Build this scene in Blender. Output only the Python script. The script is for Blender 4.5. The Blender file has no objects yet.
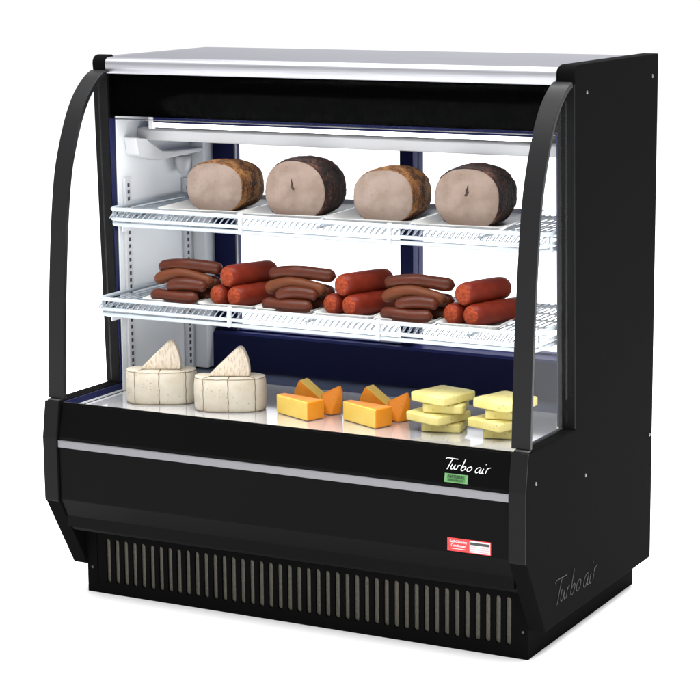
import bpy, bmesh, math, random
from mathutils import Vector, Matrix, noise
random.seed(7)
SC = bpy.context.scene
COL = SC.collection
W = 1.232
T = 0.04

# ------------------------------------------------------------ helpers
def link(o, parent=None):
    COL.objects.link(o)
    if parent is not None: o.parent = parent
    return o

def obj(name, bm, mats, parent=None, smooth=False, bevel=0, seg=2, ang=40):
    me = bpy.data.meshes.new(name)
    bmesh.ops.recalc_face_normals(bm, faces=bm.faces[:])
    bm.to_mesh(me); bm.free()
    if not isinstance(mats, (list, tuple)): mats = [mats]
    for m in mats: me.materials.append(m)
    o = bpy.data.objects.new(name, me)
    if smooth:
        for p in me.polygons: p.use_smooth = True
    if bevel:
        b = o.modifiers.new('bevel', 'BEVEL'); b.width = bevel; b.segments = seg
        b.limit_method = 'ANGLE'; b.angle_limit = math.radians(ang); b.harden_normals = False
        for p in me.polygons: p.use_smooth = True
        wn = o.modifiers.new('wn', 'WEIGHTED_NORMAL'); wn.keep_sharp = False
    return link(o, parent)

def thing(name, label, cat, loc=(0, 0, 0), rz=0, group=None):
    o = bpy.data.objects.new(name, None); o.empty_display_size = .05
    o.location = loc; o.rotation_euler = (0, 0, rz)
    return tag(link(o), label, cat, group)

def tag(o, label, cat, group=None):
    o['label'] = label; o['category'] = cat
    if group: o['group'] = group
    return o

def box(bm, x0, x1, y0, y1, z0, z1, mi=0):
    v = [bm.verts.new((x, y, z)) for x in (x0, x1) for y in (y0, y1) for z in (z0, z1)]
    for f in ((0, 1, 3, 2), (4, 6, 7, 5), (0, 4, 5, 1), (2, 3, 7, 6), (0, 2, 6, 4), (1, 5, 7, 3)):
        bm.faces.new([v[i] for i in f]).material_index = mi

def prism_x(bm, pts, x0, x1, mi=0):
    a = [bm.verts.new((x0, y, z)) for y, z in pts]
    b = [bm.verts.new((x1, y, z)) for y, z in pts]
    n = len(pts)
    bm.faces.new(a).material_index = mi; bm.faces.new(b[::-1]).material_index = mi
    for i in range(n):
        j = (i + 1) % n
        bm.faces.new((a[i], b[i], b[j], a[j])).material_index = mi

def prism_z(bm, pts, z0, z1, mi=0):
    a = [bm.verts.new((x, y, z0)) for x, y in pts]
    b = [bm.verts.new((x, y, z1)) for x, y in pts]
    n = len(pts)
    bm.faces.new(a[::-1]).material_index = mi; bm.faces.new(b).material_index = mi
    for i in range(n):
        j = (i + 1) % n
        bm.faces.new((a[i], a[j], b[j], b[i])).material_index = mi

def tube(bm, pts, r, n=8, cap=True, closed=False, rad=None):
    pts = [Vector(p) for p in pts]
    rings = []; N = len(pts)
    up = Vector((0, 0, 1))
    prev = None
    for i, p in enumerate(pts):
        if closed: d = pts[(i + 1) % N] - pts[i - 1]
        else: d = pts[min(i + 1, N - 1)] - pts[max(i - 1, 0)]
        d.normalize()
        if prev is None:
            s = d.cross(up)
            if s.length < .1: s = d.cross(Vector((1, 0, 0)))
        else:
            s = prev - d * prev.dot(d)
        s.normalize(); prev = s
        t = d.cross(s)
        rr = rad[i] if rad else r
        rings.append([bm.verts.new(p + (s * math.cos(2 * math.pi * k / n) + t * math.sin(2 * math.pi * k / n)) * rr) for k in range(n)])
    for i in range(N if closed else N - 1):
        a, b = rings[i], rings[(i + 1) % N]
        for k in range(n):
            bm.faces.new((a[k], a[(k + 1) % n], b[(k + 1) % n], b[k]))
    if cap and not closed:
        bm.faces.new(rings[0][::-1]); bm.faces.new(rings[-1])
    return rings

def catmull(pts, k=6):
    P = [Vector(p) for p in pts]
    if len(P) < 3: return P
    Q = [P[0] * 2 - P[1]] + P + [P[-1] * 2 - P[-2]]
    out = []
    for i in range(1, len(Q) - 2):
        a, b, c, d = Q[i - 1:i + 3]
        for j in range(k):
            t = j / k
            out.append(.5 * ((2 * b) + (c - a) * t + (2 * a - 5 * b + 4 * c - d) * t * t + (3 * b - a - 3 * c + d) * t ** 3))
    out.append(P[-1])
    return out

def catmull2(p):
    return [(q.x, q.y) for q in catmull([(a, b, 0) for a, b in p], 3)]

# ------------------------------------------------------------ materials
def mat(name, col, rough=.5, metal=0, spec=.5, col2=None, scale=30, detail=4, thr=(.35, .65), bump=0, bscale=60, stretch=None, ior=None, sss=0, rvar=0):
    m = bpy.data.materials.new(name); m.use_nodes = True
    nt = m.node_tree; b = nt.nodes['Principled BSDF']
    b.inputs['Base Color'].default_value = (*col, 1)
    b.inputs['Roughness'].default_value = rough
    b.inputs['Metallic'].default_value = metal
    b.inputs['Specular IOR Level'].default_value = spec
    if sss:
        b.inputs['Subsurface Weight'].default_value = sss
        b.inputs['Subsurface Radius'].default_value = (1, .6, .3)
        b.inputs['Subsurface Scale'].default_value = .006
    tc = nt.nodes.new('ShaderNodeTexCoord'); mp = nt.nodes.new('ShaderNodeMapping')
    nt.links.new(tc.outputs['Object'], mp.inputs[0])
    if stretch: mp.inputs['Scale'].default_value = stretch
    nz = nt.nodes.new('ShaderNodeTexNoise'); nz.inputs['Scale'].default_value = scale; nz.inputs['Detail'].default_value = detail
    nt.links.new(mp.outputs[0], nz.inputs['Vector'])
    if col2:
        cr = nt.nodes.new('ShaderNodeValToRGB')
        cr.color_ramp.elements[0].position = thr[0]; cr.color_ramp.elements[1].position = thr[1]
        cr.color_ramp.elements[0].color = (*col, 1); cr.color_ramp.elements[1].color = (*col2, 1)
        nt.links.new(nz.outputs['Fac'], cr.inputs[0]); nt.links.new(cr.outputs[0], b.inputs['Base Color'])
    if rvar:
        mr = nt.nodes.new('ShaderNodeMapRange'); mr.inputs[3].default_value = rough - rvar; mr.inputs[4].default_value = rough + rvar
        nt.links.new(nz.outputs['Fac'], mr.inputs[0]); nt.links.new(mr.outputs[0], b.inputs['Roughness'])
    if bump:
        n2 = nt.nodes.new('ShaderNodeTexNoise'); n2.inputs['Scale'].default_value = bscale; n2.inputs['Detail'].default_value = 5
        nt.links.new(mp.outputs[0], n2.inputs['Vector'])
        bp = nt.nodes.new('ShaderNodeBump'); bp.inputs['Strength'].default_value = bump; bp.inputs['Distance'].default_value = .002
        nt.links.new(n2.outputs['Fac'], bp.inputs['Height']); nt.links.new(bp.outputs[0], b.inputs['Normal'])
    return m

def crust(name, cols, pos, scale=45, bump=.8):
    m = mat(name, cols[0], .75, spec=.3)
    nt = m.node_tree; b = nt.nodes['Principled BSDF']
    tc = nt.nodes.new('ShaderNodeTexCoord')
    n1 = nt.nodes.new('ShaderNodeTexNoise'); n1.inputs['Scale'].default_value = scale; n1.inputs['Detail'].default_value = 7; n1.inputs['Roughness'].default_value = .7
    n1.inputs['Distortion'].default_value = 1.2
    n0 = nt.nodes.new('ShaderNodeTexNoise'); n0.inputs['Scale'].default_value = scale * .28; n0.inputs['Detail'].default_value = 3
    mx = nt.nodes.new('ShaderNodeMath'); mx.operation = 'MULTIPLY_ADD'; mx.inputs[1].default_value = .6
    hm = nt.nodes.new('ShaderNodeMath'); hm.operation = 'MULTIPLY'; hm.inputs[1].default_value = .4
    nt.links.new(tc.outputs['Object'], n1.inputs[0]); nt.links.new(tc.outputs['Object'], n0.inputs[0])
    nt.links.new(n0.outputs['Fac'], hm.inputs[0]); nt.links.new(n1.outputs['Fac'], mx.inputs[0]); nt.links.new(hm.outputs[0], mx.inputs[2])
    cr = nt.nodes.new('ShaderNodeValToRGB'); e = cr.color_ramp.elements
    e[0].position = pos[0]; e[0].color = (*cols[0], 1); e[1].position = pos[-1]; e[1].color = (*cols[-1], 1)
    for c, p in list(zip(cols, pos))[1:-1]:
        k = e.new(p); k.color = (*c, 1)
    nt.links.new(mx.outputs[0], cr.inputs[0]); nt.links.new(cr.outputs[0], b.inputs['Base Color'])
    bp = nt.nodes.new('ShaderNodeBump'); bp.inputs['Strength'].default_value = bump; bp.inputs['Distance'].default_value = .004
    nt.links.new(n1.outputs['Fac'], bp.inputs['Height']); nt.links.new(bp.outputs[0], b.inputs['Normal'])
    return m

def glass(name, gl=.02, tint=(1, 1, 1)):
    m = bpy.data.materials.new(name); m.use_nodes = True; nt = m.node_tree
    nt.nodes.remove(nt.nodes['Principled BSDF']); out = nt.nodes['Material Output']
    t = nt.nodes.new('ShaderNodeBsdfTransparent'); t.inputs[0].default_value = (*tint, 1)
    g = nt.nodes.new('ShaderNodeBsdfGlossy'); g.inputs['Roughness'].default_value = .02
    x = nt.nodes.new('ShaderNodeMixShader'); x.inputs[0].default_value = gl
    nt.links.new(t.outputs[0], x.inputs[1]); nt.links.new(g.outputs[0], x.inputs[2]); nt.links.new(x.outputs[0], out.inputs[0])
    return m

BLK = mat('black_powder_coat', (.0038, .0038, .0039), .55, spec=.002, bump=.08, bscale=500)
BLK2 = mat('black_satin_panel', (.0017, .0017, .0018), .30, spec=.032, rvar=.10, scale=3)
BORD = mat('black_glass_border', (.0085, .0086, .0092), .4, spec=.09)
CAPM = mat('dark_grey_edge_trim', (.0075, .0075, .0079), .42, spec=.04)
HEAD = mat('gloss_black_header', (.0004, .0004, .0004), .4, spec=.0)
STEEL = mat('brushed_steel', (.35, .35, .375), .36, metal=1, col2=(.30, .30, .325), scale=12, stretch=(.5, 25, 25), bump=.04, bscale=40)
STEEL.node_tree.nodes['Principled BSDF'].inputs['Specular Tint'].default_value = (.25, .25, .27, 1)
TRIM = mat('silver_trim', (.145, .145, .155), .4, metal=.85)
NAVY = mat('navy_frame', (.0085, .0115, .058), .35, spec=.07)
NAVYG = mat('blue_grey_panel', (.10, .115, .20), .3, spec=.3)
LINER = mat('white_liner', (.86, .885, .90), .35, spec=.3, col2=(.835, .865, .88), scale=5, rvar=.05)
WHITE = mat('white_plastic', (.62, .63, .65), .35, spec=.4)
WIRE = mat('white_coated_wire', (.44, .49, .535), .3, spec=.5)
GRIDM = mat('grey_white_wire', (.33, .37, .41), .35, spec=.4)
SLOT = mat('slot_shadow_grey', (.03, .03, .035), .6)
TUBE = mat('lit_lamp_tube', (.8, .8, .8), .4)
_b = TUBE.node_tree.nodes['Principled BSDF']; _b.inputs['Emission Color'].default_value = (.93, .97, 1, 1); _b.inputs['Emission Strength'].default_value = 11
DECK = mat('stainless_deck', (.76, .76, .78), .085, metal=.62, spec=.6, rvar=.05, scale=6)
DECKB = mat('deck_painted_reflection', (.11, .13, .20), .2, metal=.6)  # navy riser's reflection painted as the base colour
TRAYM = mat('white_melamine', (.60, .60, .585), .28, spec=.5)
LAMP = mat('lamp_housing_white', (.42, .42, .43), .4, spec=.3)
FIN = mat('condenser_fins', (.040, .036, .026), .6, col2=(.088, .078, .056), scale=220, thr=(.3, .7), stretch=(1, 1, .6), bump=.6, bscale=400)
SCREW = mat('steel_screw', (.15, .15, .15), .3, metal=1)
GLS = glass('clear_glass', .0005)
GLSS = glass('side_glass', .02)
GLSR = glass('rear_glass', .004, (.97, .98, 1))
FLOOR = mat('white_sweep', (.96, .96, .96), .6, spec=.2)

# pores, veins and specks laid over an existing noise colour
def speckle(m, col, scale, size, amount, stretch=None):
    nt = m.node_tree; b = nt.nodes['Principled BSDF']
    lk = b.inputs['Base Color'].links[0].from_socket
    tc = nt.nodes.new('ShaderNodeTexCoord'); mp = nt.nodes.new('ShaderNodeMapping'); nt.links.new(tc.outputs['Object'], mp.inputs[0])
    if stretch: mp.inputs['Scale'].default_value = stretch
    wz = nt.nodes.new('ShaderNodeTexNoise'); wz.inputs['Scale'].default_value = scale * .6
    ad = nt.nodes.new('ShaderNodeVectorMath'); ad.operation = 'MULTIPLY_ADD'; ad.inputs[1].default_value = (.6 / scale,) * 3
    nt.links.new(mp.outputs[0], wz.inputs['Vector']); nt.links.new(wz.outputs['Color'], ad.inputs[0]); nt.links.new(mp.outputs[0], ad.inputs[2])
    v = nt.nodes.new('ShaderNodeTexVoronoi'); v.inputs['Scale'].default_value = scale
    nt.links.new(ad.outputs[0], v.inputs['Vector'])
    sp = nt.nodes.new('ShaderNodeSeparateColor'); nt.links.new(v.outputs['Color'], sp.inputs[0])
    g = nt.nodes.new('ShaderNodeMath'); g.operation = 'MULTIPLY'; g.inputs[1].default_value = size; nt.links.new(sp.outputs[0], g.inputs[0])
    lt = nt.nodes.new('ShaderNodeMath'); lt.operation = 'SUBTRACT'; nt.links.new(g.outputs[0], lt.inputs[0]); nt.links.new(v.outputs['Distance'], lt.inputs[1])
    mr = nt.nodes.new('ShaderNodeMapRange'); mr.inputs['From Min'].default_value = 0; mr.inputs['From Max'].default_value = .08
    mr.inputs['To Max'].default_value = amount; nt.links.new(lt.outputs[0], mr.inputs['Value'])
    mx = nt.nodes.new('ShaderNodeMix'); mx.data_type = 'RGBA'
    nt.links.new(mr.outputs[0], mx.inputs[0]); nt.links.new(lk, mx.inputs[6]); mx.inputs[7].default_value = (*col, 1)
    nt.links.new(mx.outputs[2], b.inputs['Base Color'])

# ------------------------------------------------------------ floor
bm = bmesh.new()
box(bm, -40, 40, -40, 60, -.02, 0)
fl = obj('floor', bm, FLOOR); fl['kind'] = 'structure'

# ------------------------------------------------------------ display case
case = thing('display_case', 'black curved-glass refrigerated deli case with steel top and two wire shelves of meat', 'display case', (0, 0, 0))

# side profile
prof = [(.107, .068), (0, .25), (-.001, .40), (.012, .483), (.267, .483)]
r = .02; cx_, cz_ = .2425 + r, 1.277 - r
prof += [(.2445, 1.24)] + [(cx_ - r * math.cos(a), cz_ + r * math.sin(a)) for a in [math.radians(q) for q in (0, 22, 45, 68, 90)]]
prof += [(.754, 1.277), (.754, .07)]
for x0, x1 in ((0, T), (W - T, W)):
    pf = prof if x0 > .1 else prof[:-2] + [(.275, 1.277), (.275, 1.2695), (.754, 1.2695), (.754, .07)]
    bm = bmesh.new(); prism_x(bm, pf, x0, x1)
    sp = obj('side_panel', bm, BLK, case, bevel=.003)
    bm = bmesh.new()
    prism_x(bm, [(.0095, .4845), (-.0040, .401), (-.0030, .2505), (-.0012, .2460), (.006, .2460), (.006, .40), (.017, .4845)], x0 + .0006, x1 - .0006)
    obj('end_cap', bm, CAPM, sp, bevel=.0022, seg=3, ang=8)
    bm = bmesh.new()
    prism_x(bm, [(.2658, .4850), (.2434, 1.236), (.2500, 1.236), (.2720, .4850)], x0 + .0006, x1 - .0006)
    obj('front_edging', bm, CAPM, sp, bevel=.0008)

# screws on the right panel's outer face and on the front
DIM = mat('blackened_screw', (.05, .05, .05), .5, metal=.5)
def screw(p, ax, r=.0045, parent=case, m=None):
    bm = bmesh.new()
    res = bmesh.ops.create_uvsphere(bm, u_segments=12, v_segments=8, radius=r)
    for v in bm.verts:
        v.co[ax] *= .45
        v.co += Vector(p)
    # cross recess
    obj('screw', bm, m or SCREW, parent, smooth=True)
for y, z in ((.313, 1.215), (.715, 1.227), (.051, .411), (.33, .367), (.734, .376)):
    screw((W + .0003, y, z), 0, .0042)
for x in (.057, 1.177):
    screw((x, .0405, .1845), 1, .0042)
for x in (.055, 1.180):
    screw((x, .1062, .062), 1, .0035, case, DIM)

# front panel
fp = [(.020, .479), (.004, .402), (.005, .252), (.052, .167), (.105, .167), (.105, .175), (.060, .176), (.014, .258), (.013, .400), (.030, .470), (.030, .479)]
bm = bmesh.new(); prism_x(bm, fp, T, W - T)
obj('front_panel', bm, BLK2, case, bevel=.0015, ang=12)
# silver strip
bm = bmesh.new()
prism_x(bm, [(.0035, .3955), (.0005, .3940), (.0008, .3775), (.0042, .3760)], T + .0005, W - T - .0005)
obj('trim_strip', bm, TRIM, case, bevel=.0008)
# small clips at the panel tops
for x0 in (.004, W - .036):
    bm = bmesh.new(); box(bm, x0, x0 + .032, .016, .034, .4835, .488)
    obj('glass_clip', bm, DIM, case, bevel=.0015)

# body tub under the deck, base
bm = bmesh.new(); box(bm, T, W - T, .1175, .745, .072, .450)
box(bm, T, W - T, .03, .1175, .18, .450)
obj('tub', bm, BLK2, case)
bm = bmesh.new(); box(bm, T, W - T, .1178, .742, 0, .0715)
obj('base', bm, BLK, case, bevel=.0008)

# louvred kick grille with real slots
bm = bmesh.new()
gx0, gx1, gz0, gz1 = T, W - T, 0.0, .1665
yy = .1075; th = .007
nsl = 43; xa, xb = .088, 1.158; cw = (xb - xa) / nsl
sz0, sz1 = .028, .136; hw = .0062
def quad(pts, y=None):
    bm.faces.new([bm.verts.new(p) for p in pts])
def capsule(xc, n=6):
    p = []
    for k in range(n + 1):
        a = math.pi * k / n
        p.append((xc + hw * math.cos(a), sz1 - hw + hw * math.sin(a)))
    for k in range(n + 1):
        a = math.pi + math.pi * k / n
        p.append((xc + hw * math.cos(a), sz0 + hw + hw * math.sin(a)))
    return p
for i in range(nsl):
    c0 = xa + i * cw; c1 = c0 + cw; xc = (c0 + c1) / 2
    cap = capsule(xc); m_ = len(cap) // 2
    topr = [(c1, sz1 + .002)] ; n = 6
    outer = []
    for k in range(n + 1): outer.append((c1 + (c0 - c1) * k / n, sz1 + .004) if 0 < k < n else ((c1 if k == 0 else c0), sz1 - hw if False else sz1 + .004))
    for k in range(n + 1): outer.append((c0 + (c1 - c0) * k / n, sz0 - .004))
    vo = [bm.verts.new((x, yy, z)) for x, z in outer]; vi = [bm.verts.new((x, yy, z)) for x, z in cap]
    vb = [bm.verts.new((x, yy + th, z)) for x, z in cap]
    L = len(vo)
    for k in range(L):
        j = (k + 1) % L
        bm.faces.new((vo[k], vo[j], vi[j], vi[k])); bm.faces.new((vi[k], vi[j], vb[j], vb[k]))
bmesh.ops.remove_doubles(bm, verts=bm.verts[:], dist=1e-5)
quad([(gx0, yy, sz1 + .004), (gx1, yy, sz1 + .004), (gx1, yy, gz1), (gx0, yy, gz1)])
quad([(gx0, yy, gz0), (gx1, yy, gz0), (gx1, yy, sz0 - .004), (gx0, yy, sz0 - .004)])
quad([(gx0, yy, sz0 - .004), (xa, yy, sz0 - .004), (xa, yy, sz1 + .004), (gx0, yy, sz1 + .004)])
quad([(xb, yy, sz0 - .004), (gx1, yy, sz0 - .004), (gx1, yy, sz1 + .004), (xb, yy, sz1 + .004)])
box(bm, gx0, gx0 + .004, yy + .0005, .1175, 0, gz1); box(bm, gx1 - .004, gx1, yy + .0005, .1175, 0, gz1)
box(bm, gx0 + .004, gx1 - .004, yy + .0005, .1175, 0, .004)
gr = obj('vent_grille', bm, BLK, case)
bm = bmesh.new()
box(bm, xa - .01, xb + .01, yy + .006, yy + .0095, .02, .145)
obj('condenser', bm, FIN, gr)
# vertical locating groove strips left of the slots
bm = bmesh.new(); box(bm, .066, .069, .1055, .1074, .02, .16)
obj('grille_rib', bm, BLK, gr)

# steel top
bm = bmesh.new()
r = .016; pts = [(.752, 1.2), (.752, 1.272)]
pts += [(.238 + r - r * math.cos(a), 1.272 - r + r * math.sin(a)) for a in [math.radians(q) for q in (90, 72, 54, 36, 18, 0)]]
pts += [(.240, 1.238), (.243, 1.234), (.262, 1.234), (.262, 1.2)]
prism_x(bm, pts, T + .0005, W - T - .0005)
prism_z(bm, [(.030, .276), (.0402, .276), (.0402, .752), (.0015, .752), (.0015, .33)], 1.2697, 1.2719)
o = obj('steel_top', bm, STEEL, case, smooth=True)
o.modifiers.new('es', 'EDGE_SPLIT').split_angle = math.radians(35)

# black header behind the glass and ceiling
bm = bmesh.new()
box(bm, T + .0005, W - T - .0005, .254, .268, 1.133, 1.2335)
obj('header', bm, HEAD, case, bevel=.002)
bm = bmesh.new(); box(bm, T + .006, W - T - .006, .2685, .640, 1.175, 1.199)
obj('ceiling', bm, NAVYG, case)

# liners
for s in (0, 1):
    bm = bmesh.new()
    a, b = (T + .0005, T + .0055) if not s else (W - T - .0055, W - T - .0005)
    prism_x(bm, [(.272, .4605), (.272, 1.174), (.745, 1.174), (.745, .4605)], a, b)
    # pressed horizontal bead
    bx = b if not s else a
    ln = obj('liner', bm, LINER, case, bevel=.0015)
    bm = bmesh.new()
    a, b = (T + .0005, T + .003) if not s else (W - T - .003, W - T - .0005)
    prism_x(bm, [(.266, .487), (.2705, .487), (.2705, 1.127), (.248, 1.127)], a, b)
    obj('inner_frame', bm, NAVY, case)
    # sill inner face below the side glass
    bm = bmesh.new()
    box(bm, a, b, .032, .268, .4625, .4815)
    obj('sill_trim', bm, NAVY, case)
    bm = bmesh.new()
    xg = T + .0032 if not s else W - T - .0062
    box(bm, xg, xg + .003, .05, .268, .4625, .4665)
    obj('sill_edge', bm, WHITE, case)
    # shelf standards with slots
    for y0, ztop in ((.290, .982), (.553, .955)):
        bm = bmesh.new()
        xs0, xs1 = (T + .006, T + .014) if not s else (W - T - .014, W - T - .006)
        box(bm, xs0, xs1, y0, y0 + .026, .463, ztop)
        st = obj('shelf_standard', bm, WHITE, case, bevel=.0015)
        bm = bmesh.new(); xf = xs1 if not s else xs0
        z = .48
        while z < ztop - .02:
            box(bm, xf - .0006, xf + .0006, y0 + .009, y0 + .017, z, z + .009); z += .0165
        obj('slot_row', bm, SLOT, st)
# back-left corner pillar (and its twin)
for x0, x1 in ((T + .006, .083), (W - .083, W - T - .006)):
    bm = bmesh.new(); box(bm, x0, x1, .600, .640, .4625, 1.05)
    obj('corner_pillar', bm, LINER, case, bevel=.003)

# lamp bracket and cup at the upper left of the lining
bm = bmesh.new()
br = [(.298, 1.079), (.3085, 1.036), (.335, 1.028), (.3996, 1.015), (.6207, 1.0199), (.6211, 1.03), (.472, 1.033), (.414, 1.038), (.345, 1.073)]
prism_x(bm, br, T + .006, .082)
obj('lamp_bracket', bm, WHITE, case, bevel=.004, seg=3)
bm = bmesh.new()
rings = []
for z, rr in ((1.0135, .024), (1.0, .025), (.985, .022), (.972, .014), (.968, .004)):
    rings.append([bm.verts.new((.066 + rr * .7 * math.cos(a * math.pi / 8), .531 + rr * math.sin(a * math.pi / 8), z)) for a in range(16)])
for a, b in zip(rings, rings[1:]):
    for k in range(16): bm.faces.new((a[k], a[(k + 1) % 16], b[(k + 1) % 16], b[k]))
bm.faces.new(rings[0]); bm.faces.new(rings[-1][::-1])
obj('sensor_cover', bm, WHITE, case, smooth=True)

# decks
bm = bmesh.new(); box(bm, T + .006, W - T - .006, .030, .498, .4505, .4615)
obj('deck_pan', bm, DECK, case, bevel=.002)
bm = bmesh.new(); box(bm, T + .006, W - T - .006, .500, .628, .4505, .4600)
obj('rear_deck', bm, DECKB, case, bevel=.002)  # strip split off the deck to carry the riser's painted reflection
bm = bmesh.new(); box(bm, T + .0005, W - T - .0005, .0225, .0295, .4515, .4815)
obj('front_lip', bm, BLK2, case, bevel=.0015)
# rear riser, rear wall top, sliding door frames
bm = bmesh.new()
prism_x(bm, [(.629, .452), (.630, .550), (.636, .556), (.735, .556), (.735, .452)], T + .006, W - T - .006)
obj('rear_riser', bm, NAVY, case)
bm = bmesh.new(); box(bm, T + .0075, W - T - .0075, .6425, .7355, 1.056, 1.198)
obj('rear_header', bm, NAVYG, case, bevel=.002)
for x0, x1, y0 in ((.076, .644, .655), (.606, W - .076, .690)):
    bm = bmesh.new(); y1 = y0 + .028; z0, z1, w = .5565, 1.0555, (.036)
    box(bm, x0, x0 + w + (.028 if x0 < .1 else 0), y0, y1, z0, z1)
    box(bm, x1 - w, x1, y0, y1, z0, z1)
    box(bm, x0 + w, x1 - w, y0 + .001, y1 - .001, z0, z0 + .004)
    box(bm, x0 + w, x1 - w, y0 + .001, y1 - .001, z1 - .02, z1)
    fr = obj('rear_door', bm, NAVY, case, bevel=.002)
    bm = bmesh.new(); box(bm, x0 + w - .004, x1 - w + .004, y0 + .011, y0 + .015, z0 + .003, z1 - .015)
    obj('rear_glass', bm, GLSR, fr)
    bm = bmesh.new()
    xe = (x0 + w + .0285) if x0 < .1 else x0 - .0
    box(bm, xe, xe + .004, y0 - .003, y0 + .004, z0 + .001, z1 - .02)
    obj('door_edge', bm, TRIM, fr)
# frame stiles behind the pillars
for x0, x1 in ((T + .0075, .0755), (W - .0755, W - T - .0075)):
    bm = bmesh.new(); box(bm, x0, x1, .6425, .735, .5565, 1.0555)
    obj('door_jamb', bm, LINER, case, bevel=.002)

# lamp under the header
bm = bmesh.new()
prism_x(bm, [(.352, 1.068), (.352, 1.092), (.358, 1.099), (.430, 1.099), (.430, 1.068)], .0565, 1.150)
lf = obj('lamp_fixture', bm, LAMP, case, bevel=.002)
bm = bmesh.new(); prism_x(bm, [(.338, 1.1005), (.338, 1.110), (.345, 1.114), (.400, 1.114), (.400, 1.1005)], .112, 1.135)
obj('reflector', bm, TRIM, lf, bevel=.0015)
bm = bmesh.new(); prism_x(bm, [(.330, 1.1145), (.330, 1.129), (.345, 1.129), (.345, 1.1145)], .112, 1.14)
obj('rail', bm, NAVY, lf)
bm = bmesh.new(); tube(bm, [(.118, .333, 1.1075), (1.125, .333, 1.1075)], .0048, 12)
obj('lamp_tube', bm, TUBE, lf, smooth=False)
bm = bmesh.new(); tube(bm, [(.048, .262, 1.1255), (1.18, .262, 1.1255)], .0016, 8)
obj('header_bead', bm, SCREW, case)
for x0 in (.100, 1.127):
    bm = bmesh.new(); box(bm, x0, x0 + .012, .326, .342, 1.0985, 1.1295)
    obj('lamp_socket', bm, WHITE, lf, bevel=.002)
for x0, xw in ((T + .006, .010), (1.1505, .0345)):
    bm = bmesh.new(); box(bm, x0, x0 + xw, .36, .425, 1.073, 1.096)
    obj('lamp_mount', bm, WHITE, lf, bevel=.002)

# curved front glass with black borders
cur = [(.0255, .4885), (.0285, .55), (.031, .60), (.037, .70), (.0455, .80), (.0565, .90), (.073, 1.0), (.095, 1.07), (.127, 1.14), (.162, 1.19), (.205, 1.226), (.236, 1.2405)]
cs = catmull([(0, a, b) for a, b in cur], 5)
cs = [(p.y, p.z) for p in cs]
def sheet(bm, x0, x1, t0, t1):
    n = len(cs); nor = []
    for i in range(n):
        a = cs[max(i - 1, 0)]; b = cs[min(i + 1, n - 1)]
        d = Vector((b[0] - a[0], b[1] - a[1])).normalized(); nor.append((-d.y, d.x))
    R = []
    for x in (x0, x1):
        for t in (t0, t1):
            R.append([bm.verts.new((x, c[0] + m[0] * t, c[1] + m[1] * t)) for c, m in zip(cs, nor)])
    A, B, C_, D = R    # (x0,t0) (x0,t1) (x1,t0) (x1,t1)
    for i in range(n - 1):
        bm.faces.new((A[i], A[i + 1], B[i + 1], B[i])); bm.faces.new((C_[i], D[i], D[i + 1], C_[i + 1]))
        bm.faces.new((A[i], C_[i], C_[i + 1], A[i + 1])); bm.faces.new((B[i], B[i + 1], D[i + 1], D[i]))
    for i in (0, n - 1): bm.faces.new((A[i], B[i], D[i], C_[i]))
bm = bmesh.new(); sheet(bm, .046, W - .046, -.0035, .0015)
fg = obj('front_glass', bm, GLS, case)
for x0, x1 in ((.002, .0455), (W - .0455, W - .002)):
    bm = bmesh.new(); sheet(bm, x0, x1, -.010, .002)
    obj('glass_border', bm, BORD, fg, bevel=.0016, seg=2, ang=60)
# side glass panes
for x0 in (.016, W - .020):
    bm = bmesh.new()
    pts = [(y + .014, z) for y, z in cs if z < 1.222] + [(.2400, 1.222), (.2610, .4885)]
    pts[0] = (pts[0][0], .4885)
    prism_x(bm, pts, x0, x0 + .004)
    obj('side_glass', bm, GLSS, case)

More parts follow.
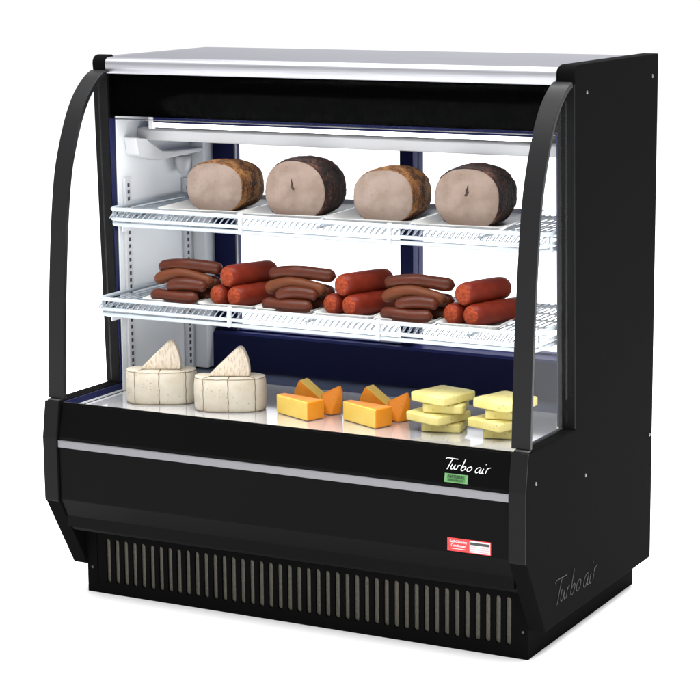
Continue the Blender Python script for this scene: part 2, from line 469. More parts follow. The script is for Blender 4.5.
# wire shelves
def shelf(yf, zt, yb):
    """yf front y, zt top of front rail"""
    x0, x1 = .052, W - .052
    bm = bmesh.new(); rr = .0052
    def loop(z, r, ins=0, yb_=yb):
        c = .022; a0, a1, f = x0 + ins, x1 - ins, yf + ins
        p = [(a0, yb_, z), (a0, f + c, z), (a0 + c * .3, f + c * .3, z), (a0 + c, f, z)]
        q = [(a1 - c, f, z), (a1 - c * .3, f + c * .3, z), (a1, f + c, z), (a1, yb_, z)]
        tube(bm, p + q, r, 8)
    loop(zt - .004, .0048)
    loop(zt - .0275, .0045)
    loop(zt - .040, .0055, .003)
    tube(bm, [(x0, yb, zt - .017), (x1, yb, zt - .017)], .005, 8)
    s = obj('wire_shelf', bm, WIRE, case, smooth=True)
    # surface wires: run back to front, then dip to the lower rail
    bm = bmesh.new()
    n = 74
    for i in range(n):
        x = x0 + .010 + (x1 - x0 - .020) * i / (n - 1)
        tube(bm, [(x, yb, zt - .0115), (x, yf + .010, zt - .0115), (x, yf + .0005, zt - .0165), (x - .0075, yf - .0005, zt - .026)], .0017, 5)
    for i in range(n):
        x = x0 + .014 + (x1 - x0 - .028) * i / (n - 1)
        tube(bm, [(x + .0115, yf + .013, zt - .0125), (x + .0015, yf + .0125, zt - .026)], .0012, 4)
    obj('wire_grid', bm, GRIDM, s, smooth=True)
    bm = bmesh.new()
    for y in [yf + .06 + k * (yb - yf - .08) / 4 for k in range(5)]:
        tube(bm, [(x0, y, zt - .0155), (x1, y, zt - .0155)], .0022, 6)
    for x in (x0 + .16, (x0 + x1) / 2, x1 - .16):
        tube(bm, [(x, yf + .004, zt - .0185), (x, yb, zt - .0185)], .0035, 6)
    obj('cross_wire', bm, WIRE, s, smooth=True)
    for x in (.418, .803):
        bm = bmesh.new(); box(bm, x - .0045, x + .0045, yf - .0075, yf + .004, zt - .045, zt + .003)
        obj('ticket_clip', bm, WHITE, s, bevel=.002)
    # end uprights joining the rails
    for x in (x0, x1):
        bm = bmesh.new(); tube(bm, [(x, yf + .024, zt - .001), (x, yf + .024, zt - .043)], .005, 8)
        obj('rail_end', bm, WIRE, s, smooth=True)
    # brackets to the standards
    for a, b in ((T + .0145, T + .0175),):
        bm = bmesh.new()
        prism_x(bm, [(yf + .05, zt - .046), (yf + .05, zt - .066), (yf + .13, zt - .066), (yf + .15, zt - .046)], a, b)
        obj('shelf_bracket', bm, WHITE, s)
shelf(.220, .9185, .59)
shelf(.164, .7105, .59)

# ---------------------------------------------------- lettering helpers
LOGO = [[(1.0406, .4533), (1.0437, .4556), (1.0566, .4554), (1.0683, .4549)],
 [(1.0566, .455), (1.0514, .4461), (1.046, .4347), (1.0442, .4323)],
 [(1.0566, .4445), (1.0531, .4365), (1.0543, .4334), (1.0578, .4344), (1.0632, .4431)],
 [(1.0632, .4431), (1.0608, .4358), (1.0625, .4332), (1.0648, .4345)],
 [(1.0702, .4427), (1.066, .4329)],
 [(1.0676, .437), (1.0711, .442), (1.0753, .4431)],
 [(1.0858, .4559), (1.0788, .4393), (1.0772, .4337), (1.0812, .4324), (1.0858, .4357), (1.0875, .4403), (1.0847, .4415), (1.0800, .4388)],
 [(1.0975, .442), (1.0923, .4386), (1.0912, .4341), (1.0945, .4321), (1.0998, .4351), (1.1021, .4397), (1.0998, .442), (1.0975, .442)],
 [(1.1207, .4428), (1.1149, .4421), (1.1102, .4373), (1.1091, .4324), (1.1126, .4311), (1.1172, .4348), (1.1218, .4418)],
 [(1.1218, .4418), (1.1184, .4339), (1.1195, .4312), (1.123, .4322)],
 [(1.1276, .4414), (1.1242, .4334), (1.1258, .431), (1.1283, .4319)],
 [(1.1327, .451), (1.1331, .4499)],
 [(1.1368, .4434), (1.1322, .4321)],
 [(1.1338, .4373), (1.138, .4425), (1.1437, .4448)]]
def pen(bm, strokes, fn, w=.0011, th=.0004):
    """calligraphic pen: nib at an angle, so stems are thicker than hairlines"""
    nib = Vector((math.cos(math.radians(20)), math.sin(math.radians(20))))
    for s in strokes:
        p = catmull([(a, b, 0) for a, b in s], 5); p = [Vector((q.x, q.y)) for q in p]
        Lf, Rt = [], []
        for i, q in enumerate(p):
            d = (p[min(i + 1, len(p) - 1)] - p[max(i - 1, 0)]).normalized()
            n = Vector((-d.y, d.x)); ww = w * (.42 + .58 * abs(n.dot(nib)))
            Lf.append(q + n * ww); Rt.append(q - n * ww)
        ring = []
        for k in (0, 1):
            ring.append(([bm.verts.new(fn(v.x, v.y, th * k)) for v in Lf], [bm.verts.new(fn(v.x, v.y, th * k)) for v in Rt]))
        (l0, r0), (l1, r1) = ring
        for i in range(len(p) - 1):
            bm.faces.new((l1[i], l1[i + 1], r1[i + 1], r1[i])); bm.faces.new((l0[i], l0[i + 1], l1[i + 1], l1[i]))
            bm.faces.new((r0[i], r1[i], r1[i + 1], r0[i + 1]))
        bm.faces.new((l0[0], l1[0], r1[0], r0[0])); bm.faces.new((l0[-1], r0[-1], r1[-1], l1[-1]))

def text_mesh(name, body, size, m, parent, loc, rot, sx=1, shear=0, extrude=.0001, offset=0):
    cu = bpy.data.curves.new(name, 'FONT'); cu.body = body; cu.size = size; cu.shear = shear; cu.extrude = extrude; cu.offset = offset
    cu.align_x = 'CENTER'; cu.align_y = 'CENTER'; cu.space_line = .85
    to = bpy.data.objects.new(name + '_tmp', cu); COL.objects.link(to)
    dg = bpy.context.evaluated_depsgraph_get(); dg.update()
    me = bpy.data.meshes.new_from_object(to.evaluated_get(dg))
    bpy.data.objects.remove(to); me.name = name
    M_ = Matrix.Translation(loc) @ rot @ Matrix.Scale(sx, 4, (1, 0, 0))
    me.transform(M_)
    me.materials.clear(); me.materials.append(m)
    o = bpy.data.objects.new(name, me)
    return link(o, parent)
RX = Matrix.Rotation(math.radians(90), 4, 'X')

def panel_y(z):   # front panel's outer y at height z, upper face
    return .004 + (z - .402) * (.016 / .077)
SILVER = mat('silver_lettering', (.55, .55, .56), .4, spec=.3)
bm = bmesh.new(); pen(bm, LOGO, lambda x, z, t: (x if x < 1.105 else x + .0016, panel_y(z) - .0003 - t, z), .00115)
obj('logo_lettering', bm, SILVER, case)
DARKREL = mat('embossed_black', (.016, .016, .016), .4, spec=.06)
bm = bmesh.new()
SC_ = 2.38
pen(bm, LOGO, lambda x, z, t: (W + t, .160 + (x - 1.0406) * SC_, .113 + (z - .4323) * SC_ ), .00052, .0012)
obj('embossed_lettering', bm, DARKREL, case)

GREEN = mat('green_label', (.04, .15, .038), .5, spec=.3)
GDK = mat('dark_green_ink', (.002, .025, .002), .6)
GLT = mat('pale_green_ink', (.075, .20, .068), .6)
def tilt(z0):
    return Matrix.Rotation(math.atan2(.016, .077) * -1, 4, 'X')
bm = bmesh.new()
gx, gz, gw, gh = 1.0675, .4145, .0545, .0185
for (w_, h_, t_, mi) in ((gw, gh, .0006, 0), (gw - .012, gh - .0035, .0008, 1)):
    a = [(x, z) for x, z in ((gx - w_ / 2, gz - h_ / 2), (gx + w_ / 2, gz - h_ / 2), (gx + w_ / 2, gz + h_ / 2), (gx - w_ / 2, gz + h_ / 2))]
    vb = [bm.verts.new((x, panel_y(z) - .0001, z)) for x, z in a]; vf = [bm.verts.new((x, panel_y(z) - t_, z)) for x, z in a]
    bm.faces.new(vf).material_index = mi
    for i in range(4): bm.faces.new((vb[i], vb[(i + 1) % 4], vf[(i + 1) % 4], vf[i])).material_index = mi
gl = obj('green_sticker', bm, [GLT, GREEN], case)
tr = math.atan2(.016, .077)
RT = Matrix.Rotation(math.radians(90) - tr, 4, 'X')
RT = Matrix.Rotation(math.radians(90) + 0 - tr, 4, 'X')
text_mesh('printed_words', 'NATURAL', .0086, GDK, gl, (gx, panel_y(gz + .0032) - .0012, gz + .0032), RT, 1.02, shear=.1, offset=.0004)
text_mesh('printed_words', 'REFRIGERANT', .0052, GDK, gl, (gx, panel_y(gz - .0040) - .0012, gz - .0040), RT, 1.05, offset=.0001)

RED = mat('red_label', (.46, .020, .022), .45, spec=.35)
PAPER = mat('label_paper', (.46, .45, .46), .5)
INKK = mat('label_ink_black', (.02, .02, .02), .6)
PINK = mat('label_pink', (.60, .22, .24), .5)
bm = bmesh.new(); rx0, rx1, rz0, rz1 = 1.048, 1.150, .2555, .2845
yf = .0046
box(bm, rx0, rx1, yf - .0006, yf, rz0, rz1, 0)
box(bm, rx0 + .0525, rx1 - .0018, yf - .0010, yf - .00062, rz0 + .0018, rz1 - .0018, 1)
box(bm, rx0 + .054, rx1 - .003, yf - .0013, yf - .00102, rz1 - .0105, rz1 - .0048, 2)
for k in range(3):
    z = rz0 + .004 + k * .0047
    box(bm, rx0 + .054, rx1 - .004, yf - .0013, yf - .00102, z, z + .0016, 3)
rl = obj('red_sticker', bm, [RED, PAPER, INKK, PINK], case)
text_mesh('printed_words', 'Self-Cleaning', .0078, PAPER, rl, (rx0 + .0262, yf - .0012, rz1 - .0075), RX, 1.0, offset=.00015)
text_mesh('printed_words', 'Condenser', .0078, PAPER, rl, (rx0 + .0262, yf - .0012, rz1 - .0160), RX, 1.0, offset=.00015)
bm = bmesh.new(); box(bm, rx0 + .010, rx0 + .043, yf - .0010, yf - .00062, rz0 + .0055, rz0 + .0066)
obj('underline', bm, PAPER, rl)

# ------------------------------------------------------------ trays
def tray(x, y, z, w, d, rz, label, grp):
    """x,y = front-left corner"""
    t = bmesh.new()
    def ring(ins, z_, rad):
        p = []
        for cx, cy, a0 in ((w - ins - rad, ins + rad, -90), (w - ins - rad, d - ins - rad, 0), (ins + rad, d - ins - rad, 90), (ins + rad, ins + rad, 180)):
            for k in range(5):
                a = math.radians(a0 + 22.5 * k); p.append((cx + rad * math.cos(a), cy + rad * math.sin(a), z_))
        return [t.verts.new(q) for q in p]
    R = [ring(.014, 0, .010), ring(.003, .0095, .013), ring(0, .0110, .015), ring(0, .0125, .015), ring(.002, .0128, .014), ring(.006, .0115, .012), ring(.017, .0032, .008)]
    for a, b in zip(R, R[1:]):
        for k in range(len(a)): t.faces.new((a[k], a[(k + 1) % len(a)], b[(k + 1) % len(a)], b[k]))
    t.faces.new(R[0][::-1]); t.faces.new(R[-1])
    o = obj('serving_tray', t, TRAYM, None, smooth=True)
    o.modifiers.new('es', 'EDGE_SPLIT').split_angle = math.radians(50)
    o.location = (x, y, z); o.rotation_euler = (0, 0, rz)
    return tag(o, label, 'tray', grp)
ZS1 = .9185 - .0095; ZS2 = .7105 - .0095
ordn = ['first', 'second', 'third', 'fourth', 'fifth', 'sixth']
TR = math.radians(6)
rl_ = ['leftmost white tray on top shelf, under the golden-crusted roast at far left', 'white tray on top shelf under the dark-crusted roast left of centre',
       'white tray on top shelf under the golden-crusted roast right of centre', 'rightmost white tray on top shelf, under the dark-crusted roast by the right glass edge']
for i in range(4):
    tray(.176 + .2235 * i, .233, ZS1, .214, .33, TR, rl_[i], 'white trays under the roasts')
sl_ = ['white tray under the leftmost pile of brown sausages', 'white tray under the leftmost pile of red salami', 'white tray under the middle pile of brown sausages',
       'white tray under the middle pile of red salami', 'white tray under the rightmost pile of brown sausages', 'white tray under the rightmost pile of red salami']
for i in range(6):
    w_ = .150 if i % 2 else .146
    tray(.166 + .1535 * i, .174, ZS2, w_, .26, TR, sl_[i], 'white trays under the sausages and salami')

# ------------------------------------------------------------ roasts
CUT = mat('sliced_turkey_meat', (0.2157, 0.1561, 0.1220), .5, spec=.35, col2=(0.2668, 0.2043, 0.1703), scale=24, detail=9, thr=(.40, .60), bump=.45, bscale=110, sss=.15)
CUTD = mat('sliced_turkey_meat_darker', (0.1930, 0.1362, 0.1050), .5, spec=.35, col2=(0.2441, 0.1816, 0.1476), scale=24, detail=9, thr=(.40, .60), bump=.45, bscale=110, sss=.15)
GOLD = crust('golden_herb_crust', [(.02, .009, .004), (.13, .048, .014), (.30, .125, .035), (.42, .22, .085)], [.40, .47, .53, .62], 95)
DARK = crust('black_pepper_crust', [(.004, .003, .002), (.020, .008, .005), (.070, .024, .013), (.17, .085, .055)], [.41, .48, .54, .64], 75, 1.0)
for _m in (CUT, CUTD): speckle(_m, (.16, .085, .06), 90, .34, .3)
CRACK = mat('dark_fissure', (.03, .012, .008), .8)
def roast(x, y, z, w, h, L, crustm, cutm, seed, label, notch, rz):
    root = thing('roast', label, 'roast', (x, y, z), rz, 'large boneless roasts on the top shelf')
    bm = bmesh.new(); n = 56
    def sec(k, s, jit, yoff, amp=.0022):
        a = 2 * math.pi * k / n; c, s_ = math.cos(a), math.sin(a)
        e = 2 / 2.35
        px = math.copysign(abs(c) ** e, c) * w / 2; pz = math.copysign(abs(s_) ** e, s_) * h / 2
        px *= 1 + .05 * math.sin(a + seed); pz *= 1 + .03 * math.sin(2 * a + seed * 2)
        if pz < 0: pz = max(pz, -h / 2 * .93)
        px *= s; pz = (pz + h / 2 * .93) * (.3 + .7 * s) - h / 2 * .93 + (0 if s > .99 else (1 - s) * h * .12)
        nn = noise.noise(Vector((px * 28, yoff * 28, pz * 28)) + Vector((seed * 7, 0, 0))) * amp * jit + noise.noise(Vector((px * 90, yoff * 90, pz * 90)) + Vector((seed * 3, 0, 0))) * amp * .45 * jit
        return Vector((px * (1 + nn * 14), yoff, pz * (1 + nn * 10) + h / 2 * .93))
    prof_ = [(0, 1.0), (.03, 1.015), (.10, 1.03), (.2, 1.04), (.32, 1.05), (.45, 1.045), (.58, 1.02), (.7, .975), (.8, .91), (.88, .82), (.94, .69), (.98, .5), (1.0, .25)]
    rings = [[bm.verts.new(sec(k, s, 0.3 if u < .02 else 1.3, u * L)) for k in range(n)] for u, s in prof_]
    for a, b in zip(rings, rings[1:]):
        for k in range(n): bm.faces.new((a[k], a[(k + 1) % n], b[(k + 1) % n], b[k]))
    bm.faces.new(rings[-1])
    ss = obj('crust', bm, crustm, root, smooth=True)
    sd = ss.modifiers.new('sub', 'SUBSURF'); sd.levels = 1; sd.render_levels = 2
    tx = bpy.data.textures.new('crumb', 'CLOUDS'); tx.noise_scale = .012; tx.noise_depth = 3
    dp = ss.modifiers.new('disp', 'DISPLACE'); dp.texture = tx; dp.strength = .0035 if crustm is GOLD else .0055; dp.texture_coords = 'LOCAL'; dp.mid_level = .55
    # cut face, slightly domed, with a thin ragged edge
    bm = bmesh.new(); fr = []
    for q, (s, dy) in enumerate(((1.0, .0005), (.985, -.0022), (.93, -.0042), (.75, -.0055), (.5, -.0062), (.25, -.0065))):
        rg = []
        for k in range(n):
            v = sec(k, 1, .3, 0); c = Vector((0, 0, h * .46))
            p = c + (v - c) * s
            p.y = dy + noise.noise(p * 40 + Vector((seed, 0, 0))) * .0011
            rg.append(bm.verts.new(p))
        fr.append(rg)
    for a, b in zip(fr, fr[1:]):
        for k in range(n): bm.faces.new((a[k], a[(k + 1) % n], b[(k + 1) % n], b[k])).material_index = 1 if a is fr[0] else 0
    bm.faces.new(fr[-1])
    cf = obj('cut_face', bm, [cutm, crustm], root, smooth=True)
    if notch:
        bm = bmesh.new()
        pts = [(.002, .083), (.006, .078), (.005, .071), (.010, .066), (.005, .064), (.0015, .069), (-.002, .073), (.001, .078), (.000, .090)]
        pts = [((a * .8 + notch) if seed < 4 else -(a * .9 + notch * .3), b + (0 if seed < 4 else .005)) for a, b in pts]
        a = [bm.verts.new((x_, -.0095, z_)) for x_, z_ in pts]; b = [bm.verts.new((x_, -.004, z_)) for x_, z_ in pts]
        bm.faces.new(a)
        for i in range(len(pts)): bm.faces.new((a[i], a[(i + 1) % len(pts)], b[(i + 1) % len(pts)], b[i]))
        obj('fissure', bm, CRACK, cf)
zr = ZS1 + .0040
RR = math.radians(5)
roast(.306, .285, zr, .146, .121, .164, GOLD, CUT, 1.0, 'turkey roast with golden brown herb crust, leftmost on the top shelf', 0, RR)
roast(.532, .270, zr, .152, .134, .172, DARK, CUTD, 2.3, 'dark peppered roast standing between the two golden-crusted roasts', -.004, RR)
roast(.756, .285, zr, .146, .124, .164, GOLD, CUT, 3.7, 'turkey roast with golden brown crust between the two dark-crusted roasts', 0, RR)
roast(.968, .280, zr, .152, .134, .172, DARK, CUTD, 5.1, 'dark peppered roast at the right end of the top shelf', -.004, RR)

# ------------------------------------------------------------ salami and sausages
SAL = mat('red_salami_casing', (0.1080, 0.0100, 0.0034), .42, spec=.16, col2=(0.155, 0.0155, 0.0050), scale=60, thr=(.3, .7), bump=.25, bscale=160)
SALE = mat('salami_end', (0.13, 0.0150, 0.0050), .6, spec=.1, col2=(0.2604, 0.0450, 0.0158), scale=150, thr=(.35, .62), bump=.5, bscale=220)
SAU = mat('brown_sausage_skin', (0.0480, 0.0090, 0.0032), .34, spec=.2, col2=(0.0740, 0.0150, 0.0052), scale=22, thr=(.3, .7), bump=.4, bscale=70, stretch=(1, 3, 3))
SAU2 = mat('light_brown_sausage_skin', (0.0810, 0.0225, 0.0086), .4, spec=.13, col2=(0.1140, 0.0330, 0.0126), scale=22, thr=(.3, .7), bump=.2, bscale=120)
speckle(SAL, (.19, .035, .016), 260, .20, .3)
speckle(SALE, (.28, .09, .045), 230, .42, .6)
def salami(c, L, r, az, seed, label, dz=0):
    root = thing('salami', label, 'salami', c, -az, 'red salami logs on the lower shelf')
    bm = bmesh.new()
    prof_ = [(.002, .25), (.0, .45), (.0015, .70), (.004, .86), (.010, .96), (.02, 1.0), (.5 * L, 1.015), (L - .022, 1.0), (L - .010, .93), (L - .004, .8), (L - .001, .5), (L, .2)]
    ys = []; n = 28
    allp = []
    for i in range(len(prof_) - 1):
        (a, ra), (b, rb) = prof_[i], prof_[i + 1]
        st = 5 if b - a > .03 else 1
        for q in range(st): allp.append((a + (b - a) * q / st, ra + (rb - ra) * q / st))
    allp.append(prof_[-1])
    rings = []
    for (yv, s) in allp:
        rg = []
        for k in range(n):
            a = 2 * math.pi * k / n
            d = 1 + .025 * noise.noise(Vector((math.cos(a) * 2, math.sin(a) * 2, yv * 22 + seed * 5)))
            rg.append(bm.verts.new((math.cos(a) * r * s * d, yv, math.sin(a) * r * s * d + r + dz * yv)))
        rings.append(rg)
    for i, (a, b) in enumerate(zip(rings, rings[1:])):
        for k in range(n):
            bm.faces.new((a[k], a[(k + 1) % n], b[(k + 1) % n], b[k]))
    bm.faces.new(rings[-1])
    obj('casing', bm, SAL, root, smooth=True)
    bm = bmesh.new()
    e = []
    for s, dy in ((.86, .0035), (.78, .0005), (.5, -.0022), (.2, -.0032)):
        e.append([bm.verts.new((math.cos(2 * math.pi * k / n) * r * s, dy + noise.noise(Vector((math.cos(k), math.sin(k), s * 4 + seed))) * .0009, math.sin(2 * math.pi * k / n) * r * s + r)) for k in range(n)])
    for a, b in zip(e, e[1:]):
        for k in range(n): bm.faces.new((a[k], a[(k + 1) % n], b[(k + 1) % n], b[k]))
    bm.faces.new(e[-1])
    obj('end_face', bm, SALE, root, smooth=True)

def sausage(pts, r, seed, m, label):
    P = catmull([Vector(p) for p in pts], 7); N = len(P)
    c0 = P[0].copy()
    rad = []
    Ltot = sum((P[i + 1] - P[i]).length for i in range(N - 1)); s = 0
    for i in range(N):
        if i: s += (P[i] - P[i - 1]).length
        e = min(s, Ltot - s) / (r * 1.25)
        rad.append(r * (math.sqrt(max(0, 1 - (1 - min(e, 1)) ** 2)) * .93 + .07) * (1 + .05 * noise.noise(Vector((s * 30, seed, 0)))))
    bm = bmesh.new(); base = Vector((c0.x, c0.y, c0.z))
    tube(bm, [p - base for p in P], r, 18, rad=rad)
    o = obj('sausage', bm, m, None, smooth=True); o.location = base
    return tag(o, label, 'sausage', 'brown sausages on the lower shelf')

zf = ZS2 + .0040
AZ = math.radians(20)
pl = ['leftmost', 'middle', 'rightmost']
rj = random.Random(4)
for g in range(3):
    dx = .3015 * g
    salami((.3565 + dx, .200, zf), .150, .0245, AZ, 1 + g, f'short red salami at the bottom left of the {pl[g]} salami pile')
    salami((.4085 + dx, .193, zf), .165, .0255, AZ, 5 + g, f'long red salami at the bottom right of the {pl[g]} salami pile')
    salami((.3845 + dx, .203, zf + .0432), .145, .0265, AZ + (.0, .05, -.04)[g], 9 + g, f'red salami resting on top of the {pl[g]} salami pile')
    z0 = zf
    r = .0152
    def S(l):
        jx, jz = rj.uniform(-.003, .003), rj.uniform(-.0008, .0008)
        return [(a + dx + jx + rj.uniform(-.0015, .0015), b + rj.uniform(-.002, .002), c + jz + rj.uniform(-.0012, .0012)) for a, b, c in l]
    q = rj.uniform(-.03, .03)
    sausage(S([(.186, .200, z0 + r + .001), (.225, .192, z0 + r), (.27, .190, z0 + r), (.318, .196, z0 + r + .002)]), r, g + .1, SAU, f'dark brown sausage lying at the bottom of the {pl[g]} sausage pile')
    sausage(S([(.224, .2, z0 + .033), (.247, .198, z0 + .042), (.283, .201, z0 + .0465), (.325, .213, z0 + .040)]), r * .98, g + 2.1, SAU, f'short dark curved sausage in front of the lighter one in the {pl[g]} pile')
    sausage(S([(.181, .223, z0 + .044), (.212, .222, z0 + .057), (.252, .224, z0 + .0635), (.300, .228, z0 + .056), (.335, .235, z0 + .047)]), r, g + 4.1, SAU2, f'lighter brown arched sausage in the middle of the {pl[g]} sausage pile')
    sausage(S([(.178, .241, z0 + .075), (.215, .238, z0 + .083), (.265, .238, z0 + .086), (.31, .242, z0 + .084), (.347, .250, z0 + .080)]), r * 1.02, g + 6.1, SAU, f'long dark brown sausage on top of the {pl[g]} sausage pile')
    sausage(S([(.19, .258, z0 + r), (.24, .252, z0 + r), (.29, .254, z0 + r), (.335, .262, z0 + r)]), r, g + 8.1, SAU, f'dark sausage hidden at the back bottom of the {pl[g]} sausage pile')
    sausage(S([(.193, .250, z0 + .044), (.24, .246, z0 + .045), (.29, .246, z0 + .0475), (.34, .256, z0 + .044)]), r, g + 10.1, SAU, f'dark sausage tucked behind the lighter arched one in the {pl[g]} pile')

# ------------------------------------------------------------ pale cheese wheels
CREAM = mat('pale_cheese_rind', (0.55, 0.485, 0.375), .6, spec=.2, col2=(0.64, 0.59, 0.49), scale=26, detail=7, thr=(.35, .65), bump=.35, bscale=60, sss=.1)
speckle(CREAM, (.20, .13, .06), 120, .26, .55)
STRK = mat('crumbly_cheese_cut', (0.44, 0.35, 0.25), .7, spec=.2, col2=(0.66, 0.58, 0.48), scale=210, detail=3, thr=(.30, .52), bump=1, bscale=200, stretch=(1.3, 1.3, .34), sss=.1)
CREASE = mat('brown_crease', (.10, .062, .026), .8, col2=(.20, .14, .07), scale=60)
def wheel(cx, cy, label, wl):
    CA = math.radians(25)    # faces the viewer's side a little
    root = thing('round_cheese', label, 'cheese', (cx, cy, .4622), CA, 'pale cheese wheels on the lower deck')
    a_, b_ = .0845, .050; h = .079
    creases = [-.70, 0.0, .74]     # as x/a
    bm = bmesh.new(); out = []
    N = 90
    for k in range(N):
        a = 2 * math.pi * k / N
        b2 = b_ if math.sin(a) < 0 else .034
        x = a_ * math.copysign(abs(math.cos(a)) ** .62, math.cos(a)); y = b2 * math.copysign(abs(math.sin(a)) ** .9, math.sin(a))
        out.append((x, y))
    rings = []
    for z, s in ((0, .965), (.004, .99), (.012, 1.0), (.024, 1.003), (.037, 1.006), (.050, 1.003), (.062, 1.0), (.070, .99), (h, .972)):
        rg = []
        for x, y in out:
            d = 1
            if y < 0:
                for c in creases:
                    dd = abs(x / a_ - c)
                    if dd < .035: d = 1 - .035 * (1 - dd / .035)
            nz_ = 1 + .012 * noise.noise(Vector((x * 30 + cx * 9, y * 30, z * 30)))
            rg.append(bm.verts.new((x * s * nz_, y * s * d * nz_, z + (.0015 * noise.noise(Vector((x * 40, y * 40, cx))) if z == h else 0))))
        rings.append(rg)
    for a, b in zip(rings, rings[1:]):
        for k in range(N): bm.faces.new((a[k], a[(k + 1) % N], b[(k + 1) % N], b[k]))
    bm.faces.new(rings[0][::-1]); bm.faces.new(rings[-1])
    o = obj('rind', bm, CREAM, root, smooth=True)
    o.modifiers.new('es', 'EDGE_SPLIT').split_angle = math.radians(50)
    # brown seams where the wheel is tied/cut, and round both rims
    for c, wd in zip(creases, (.0005, .0012, .0007)):
        x = c * a_
        # find y on outline
        yb = -b_ * (1 - abs(c) ** (2 / .62)) ** .45
        bm = bmesh.new()
        pp = [(x + .0007 * math.sin(q * 2.1 + cx * 9), yb * 1.0 + .0003, .003 + q * (h - .004) / 7) for q in range(8)] + [(x * .97, yb * .86, h + .0002), (x * .72, yb * .4, h + .0002), (x * .5, 0, h + .0002)]
        tube(bm, pp, wd, 6)
        obj('seam', bm, CREASE, root, smooth=True)
    for z, s in ((.0022, .987), (h - .0014, .984)):
        bm = bmesh.new(); tube(bm, [(x * s, y * s, z + .0008 * noise.noise(Vector((x * 60, y * 60, z * 50)))) for x, y in out], .0006, 5, closed=True)
        obj('rim_seam', bm, CREASE, root, smooth=True)
    # wedge standing on top
    w = thing('cheese_wedge', wl, 'cheese', (cx, cy, .4622 + h + .0012), CA, 'crumbly wedges on the cheese wheels')
    bm = bmesh.new()
    R_ = .101; A0 = 46; th_ = .034
    P2 = [(-.0490 + a * .96, b * .955) for a, b in catmull2([(0, 0), (.034, .034), (.066, .0645), (.073, .0695), (.079, .0705), (.085, .067), (.092, .054), (.0975, .037), (.1005, .018), (.1005, 0)])]
    # smooth arc bulge to the peak
    n = len(P2)
    rg = []
    for yv, s in ((-.017, .975), (-.0145, 1.0), (.010, 1.0), (.0165, .97)):
        cxm, czm = .008, .028
        rg.append([bm.verts.new((cxm + (x - cxm) * s, yv + .002 * noise.noise(Vector((x * 50, z * 50, cx * 3))), max(0, czm + (z - czm) * s) if z > .0005 else 0)) for x, z in P2])
    for a, b in zip(rg, rg[1:]):
        for k in range(n): bm.faces.new((a[k], a[(k + 1) % n], b[(k + 1) % n], b[k]))
    f0 = bm.faces.new(rg[0][::-1]); f1 = bm.faces.new(rg[-1])
    obj('wedge_body', bm, [STRK], w, bevel=.0015, ang=30)
wheel(.196, .212, 'pale cheese wheel with brown seams, left one on the bottom deck', 'crumbly cheese wedge on top of the left pale cheese wheel')
wheel(.386, .212, 'pale cheese wheel with brown seams, beside the orange cheese pieces', 'crumbly cheese wedge on top of the pale wheel nearer the orange cheese')

# ------------------------------------------------------------ orange wedges
ORG = mat('orange_rind', (0.80, 0.24, 0.0080), .42, spec=.35, col2=(0.86, 0.31, 0.017), scale=14, thr=(.3, .7), bump=.12, bscale=80, sss=.15)
YEL = mat('yellow_paste', (0.83, 0.55, 0.095), .45, spec=.3, col2=(0.87, 0.62, 0.14), scale=22, thr=(.35, .65), bump=.15, bscale=90, sss=.2)
speckle(YEL, (.60, .33, .05), 140, .25, .4)
speckle(ORG, (.55, .13, .004), 90, .3, .35)
def hull(name, verts, yel_dirs, loc, label, grp, bevel=.0032):
    bm = bmesh.new()
    for v in verts: bm.verts.new(v)
    r_ = bmesh.ops.convex_hull(bm, input=bm.verts[:])
    bmesh.ops.dissolve_limit(bm, angle_limit=math.radians(4), verts=bm.verts[:], edges=bm.edges[:])
    bmesh.ops.recalc_face_normals(bm, faces=bm.faces[:])
    for f in bm.faces:
        f.normal_update()
        for d in yel_dirs:
            if f.normal.dot(Vector(d).normalized()) > .93: f.material_index = 1
    o = obj(name, bm, [ORG, YEL], None, bevel=bevel, seg=3, ang=25)
    o.location = loc
    return tag(o, label, 'cheese', grp)
for g, side in enumerate(('left', 'right')):
    bx, by, bz = .507 + .1745 * g, .205, .4622
    GN = 'orange rinded cheese pieces on the bottom deck'
    # A: long wedge, yellow cut face to the viewer, rind end on the right
    h = .0445
    A = [(0, .012, 0), (.1115, -.040, 0), (.129, .010, 0), (.010, .034, 0)]
    hull('cheese_wedge', [(x, y, z) for x, y, _ in A for z in (0, h)], [(-.42, -.905, 0)], (bx, by, bz),
         f'long wedge, pale yellow cut side forward, at front of the {side} orange cheese cluster', GN)
    # B: slice standing to the right, pointed top corner
    B = [(.1325, .020), (.158, .070)]
    vs = [(.100, .050, 0), (.100, .050, .034), (.126, .040, 0), (.141, .062, 0), (.146, .066, .030), (.145, .068, .052), (.139, .068, .0680),
          (.080, .072, 0), (.092, .060, .044), (.128, .092, 0), (.130, .094, .052)]
    hull('cheese_wedge', vs, [], (bx, by, bz), f'upright orange rind slice at the right of the {side} orange cheese cluster', GN)
    # C: wedge leaning behind, with yellow sloping cut side
    vs = [(.006, .088, 0), (.004, .088, .036), (.016, .086, .0590), (.022, .084, .0660), (.0815, .080, .0260), (.0815, .080, 0), (.026, .113, .0670), (.032, .116, .0620),
          (.096, .100, .0260), (.096, .100, 0), (.02, .125, 0), (.014, .118, .034)]
    hull('cheese_wedge', vs, [(.45, .0, .85), (.42, -.1, .9)], (bx, by, bz), f'pointed cheese piece leaning up at the back of the {side} orange cheese cluster', GN)

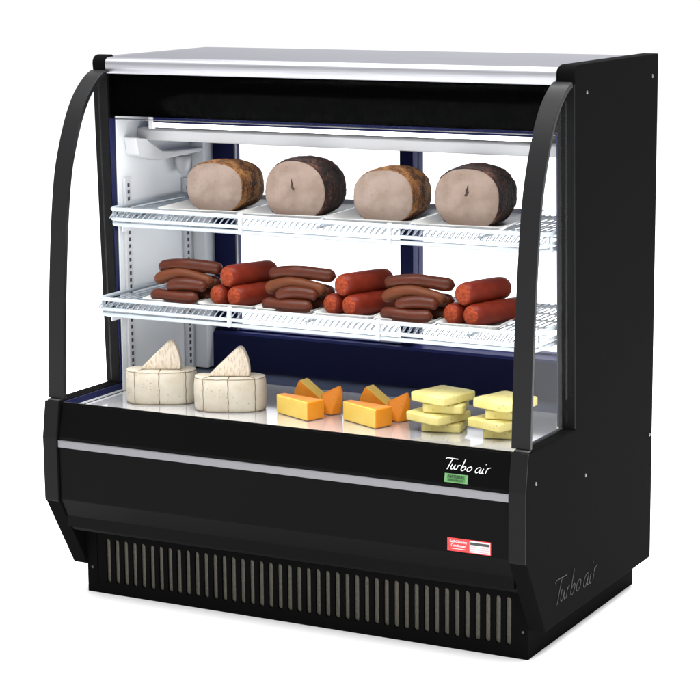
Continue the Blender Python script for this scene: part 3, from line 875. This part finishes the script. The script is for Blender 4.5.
# ------------------------------------------------------------ yellow slabs
SLB = mat('yellow_cheese_slab', (0.72, 0.61, 0.19), .5, spec=.3, col2=(0.78, 0.70, 0.29), scale=20, detail=5, thr=(.35, .65), bump=.25, bscale=70, sss=.2)
speckle(SLB, (.42, .34, .10), 110, .34, .6)
def slab(cx, cy, z, w, d, h, rz, seed, label):
    bm = bmesh.new(); nx, ny = 10, 8
    top = {}; bot = {}
    def co(i, j, zz):
        u, v = i / nx * 2 - 1, j / ny * 2 - 1
        x, y = u * w / 2, v * d / 2
        # rounded plan corners
        if abs(u) == 1 and abs(v) == 1: x *= .955; y *= .955
        k = Vector((x * 22 + seed, y * 22, zz * 5))
        x += .0030 * noise.noise(k); y += .0030 * noise.noise(k + Vector((9, 0, 0)))
        dz = .0011 * noise.noise(Vector((x * 25, y * 25, seed))) if zz else 0
        if zz: dz -= .0026 * (max(abs(u), abs(v)) ** 5)
        return (x, y, zz + dz)
    for i in range(nx + 1):
        for j in range(ny + 1):
            top[i, j] = bm.verts.new(co(i, j, h)); bot[i, j] = bm.verts.new(co(i, j, 0))
    for i in range(nx):
        for j in range(ny):
            bm.faces.new((top[i, j], top[i + 1, j], top[i + 1, j + 1], top[i, j + 1]))
            bm.faces.new((bot[i, j], bot[i, j + 1], bot[i + 1, j + 1], bot[i + 1, j]))
    for i in range(nx):
        bm.faces.new((bot[i, 0], bot[i + 1, 0], top[i + 1, 0], top[i, 0])); bm.faces.new((bot[i, ny], top[i, ny], top[i + 1, ny], bot[i + 1, ny]))
    for j in range(ny):
        bm.faces.new((bot[0, j], top[0, j], top[0, j + 1], bot[0, j + 1])); bm.faces.new((bot[nx, j], bot[nx, j + 1], top[nx, j + 1], top[nx, j]))
    o = obj('cheese_slab', bm, SLB, None, bevel=.0035, seg=4, ang=45)
    o.location = (cx, cy, z); o.rotation_euler = (0, 0, rz)
    return tag(o, label, 'cheese', 'stacked yellow cheese slabs on the bottom deck')
lv = ['bottom slab', 'second slab from the bottom, set cornerwise,', 'third slab from the bottom', 'top slab, set cornerwise,']
for g, side in enumerate(('left', 'right')):
    X = .9285 + .1510 * g; Y = .238; hh = .0228
    for k in range(4):
        nm = f'{lv[k]} of the {side} yellow cheese stack'
        if k in (0, 2): slab(X + (.001 if k == 0 else .0085), Y - .004 * k, .4622 + k * hh, .092, .084, hh - .0006, math.radians(14), g * 9 + k, nm)
        else: slab(X + (-.008 if k == 1 else .0035), Y - .012, .4622 + k * hh, .103, .112, hh - .0006, math.radians(-17 if k == 3 else -20), g * 9 + k, nm)

# ------------------------------------------------------------ camera
cam = bpy.data.cameras.new('camera'); co = bpy.data.objects.new('camera', cam); COL.objects.link(co)
from mathutils import Euler
Rm = Matrix.Rotation(math.radians(27.73602592), 3, 'Z') @ Matrix.Rotation(math.radians(.40980027), 3, 'Y') @ Matrix.Rotation(math.radians(79.8160055), 3, 'X')
co.matrix_world = Matrix.Translation((2.98198608, -4.04173224, 1.54018895)) @ Rm.to_4x4()
cam.sensor_width = 36; cam.sensor_fit = 'HORIZONTAL'
cam.lens = 2169.9563 / 700 * 36
cam.shift_x = (350 - 363.011) / 700; cam.shift_y = (329.793 - 349) / 700
cam.clip_end = 300; cam.clip_start = .05
SC.camera = co

# ------------------------------------------------------------ light
wd = bpy.data.worlds.new('World'); SC.world = wd; wd.use_nodes = True
bg = wd.node_tree.nodes['Background']; bg.inputs[0].default_value = (1, 1, 1, 1); bg.inputs[1].default_value = 1
nt = wd.node_tree
tc = nt.nodes.new('ShaderNodeTexCoord'); sx = nt.nodes.new('ShaderNodeSeparateXYZ'); mr = nt.nodes.new('ShaderNodeMapRange')
mr.inputs['From Min'].default_value = -1; mr.inputs['From Max'].default_value = 1
mr.inputs['To Min'].default_value = 1.10; mr.inputs['To Max'].default_value = 1.06
nt.links.new(tc.outputs['Generated'], sx.inputs[0]); nt.links.new(sx.outputs['Y'], mr.inputs['Value']); nt.links.new(mr.outputs[0], bg.inputs[1])
def area(name, loc, target, size, power, col=(1, 1, 1)):
    l = bpy.data.lights.new(name, 'AREA'); l.shape = 'RECTANGLE'; l.size, l.size_y = size; l.energy = power; l.color = col
    o = bpy.data.objects.new(name, l); COL.objects.link(o); o.location = loc
    o.rotation_euler = (Vector(target) - Vector(loc)).to_track_quat('-Z', 'Y').to_euler()
    return o
area('floor_fill_front', (.4, -1.9, 6.0), (.5, -.5, 0), (7, 3.5), 500)  # added light overhead, clears the shadow from the floor before the grille
area('floor_fill_side', (3.3, 1.2, 7.0), (2.2, .8, 0), (3.5, 5), 800)  # added light, whitens the floor along the case's right side
area('floor_fill_back', (.8, 3.8, 7.5), (.6, 2.4, 0), (9, 4), 1000)  # added light, keeps the floor behind the case white

SC.view_settings.view_transform = 'Standard'; SC.view_settings.look = 'None'
SC.view_settings.exposure = 0; SC.view_settings.gamma = 1
SC.render.engine = 'CYCLES'
SC.cycles.caustics_reflective = False; SC.cycles.max_bounces = 12; SC.cycles.transparent_max_bounces = 24; SC.cycles.diffuse_bounces = 4
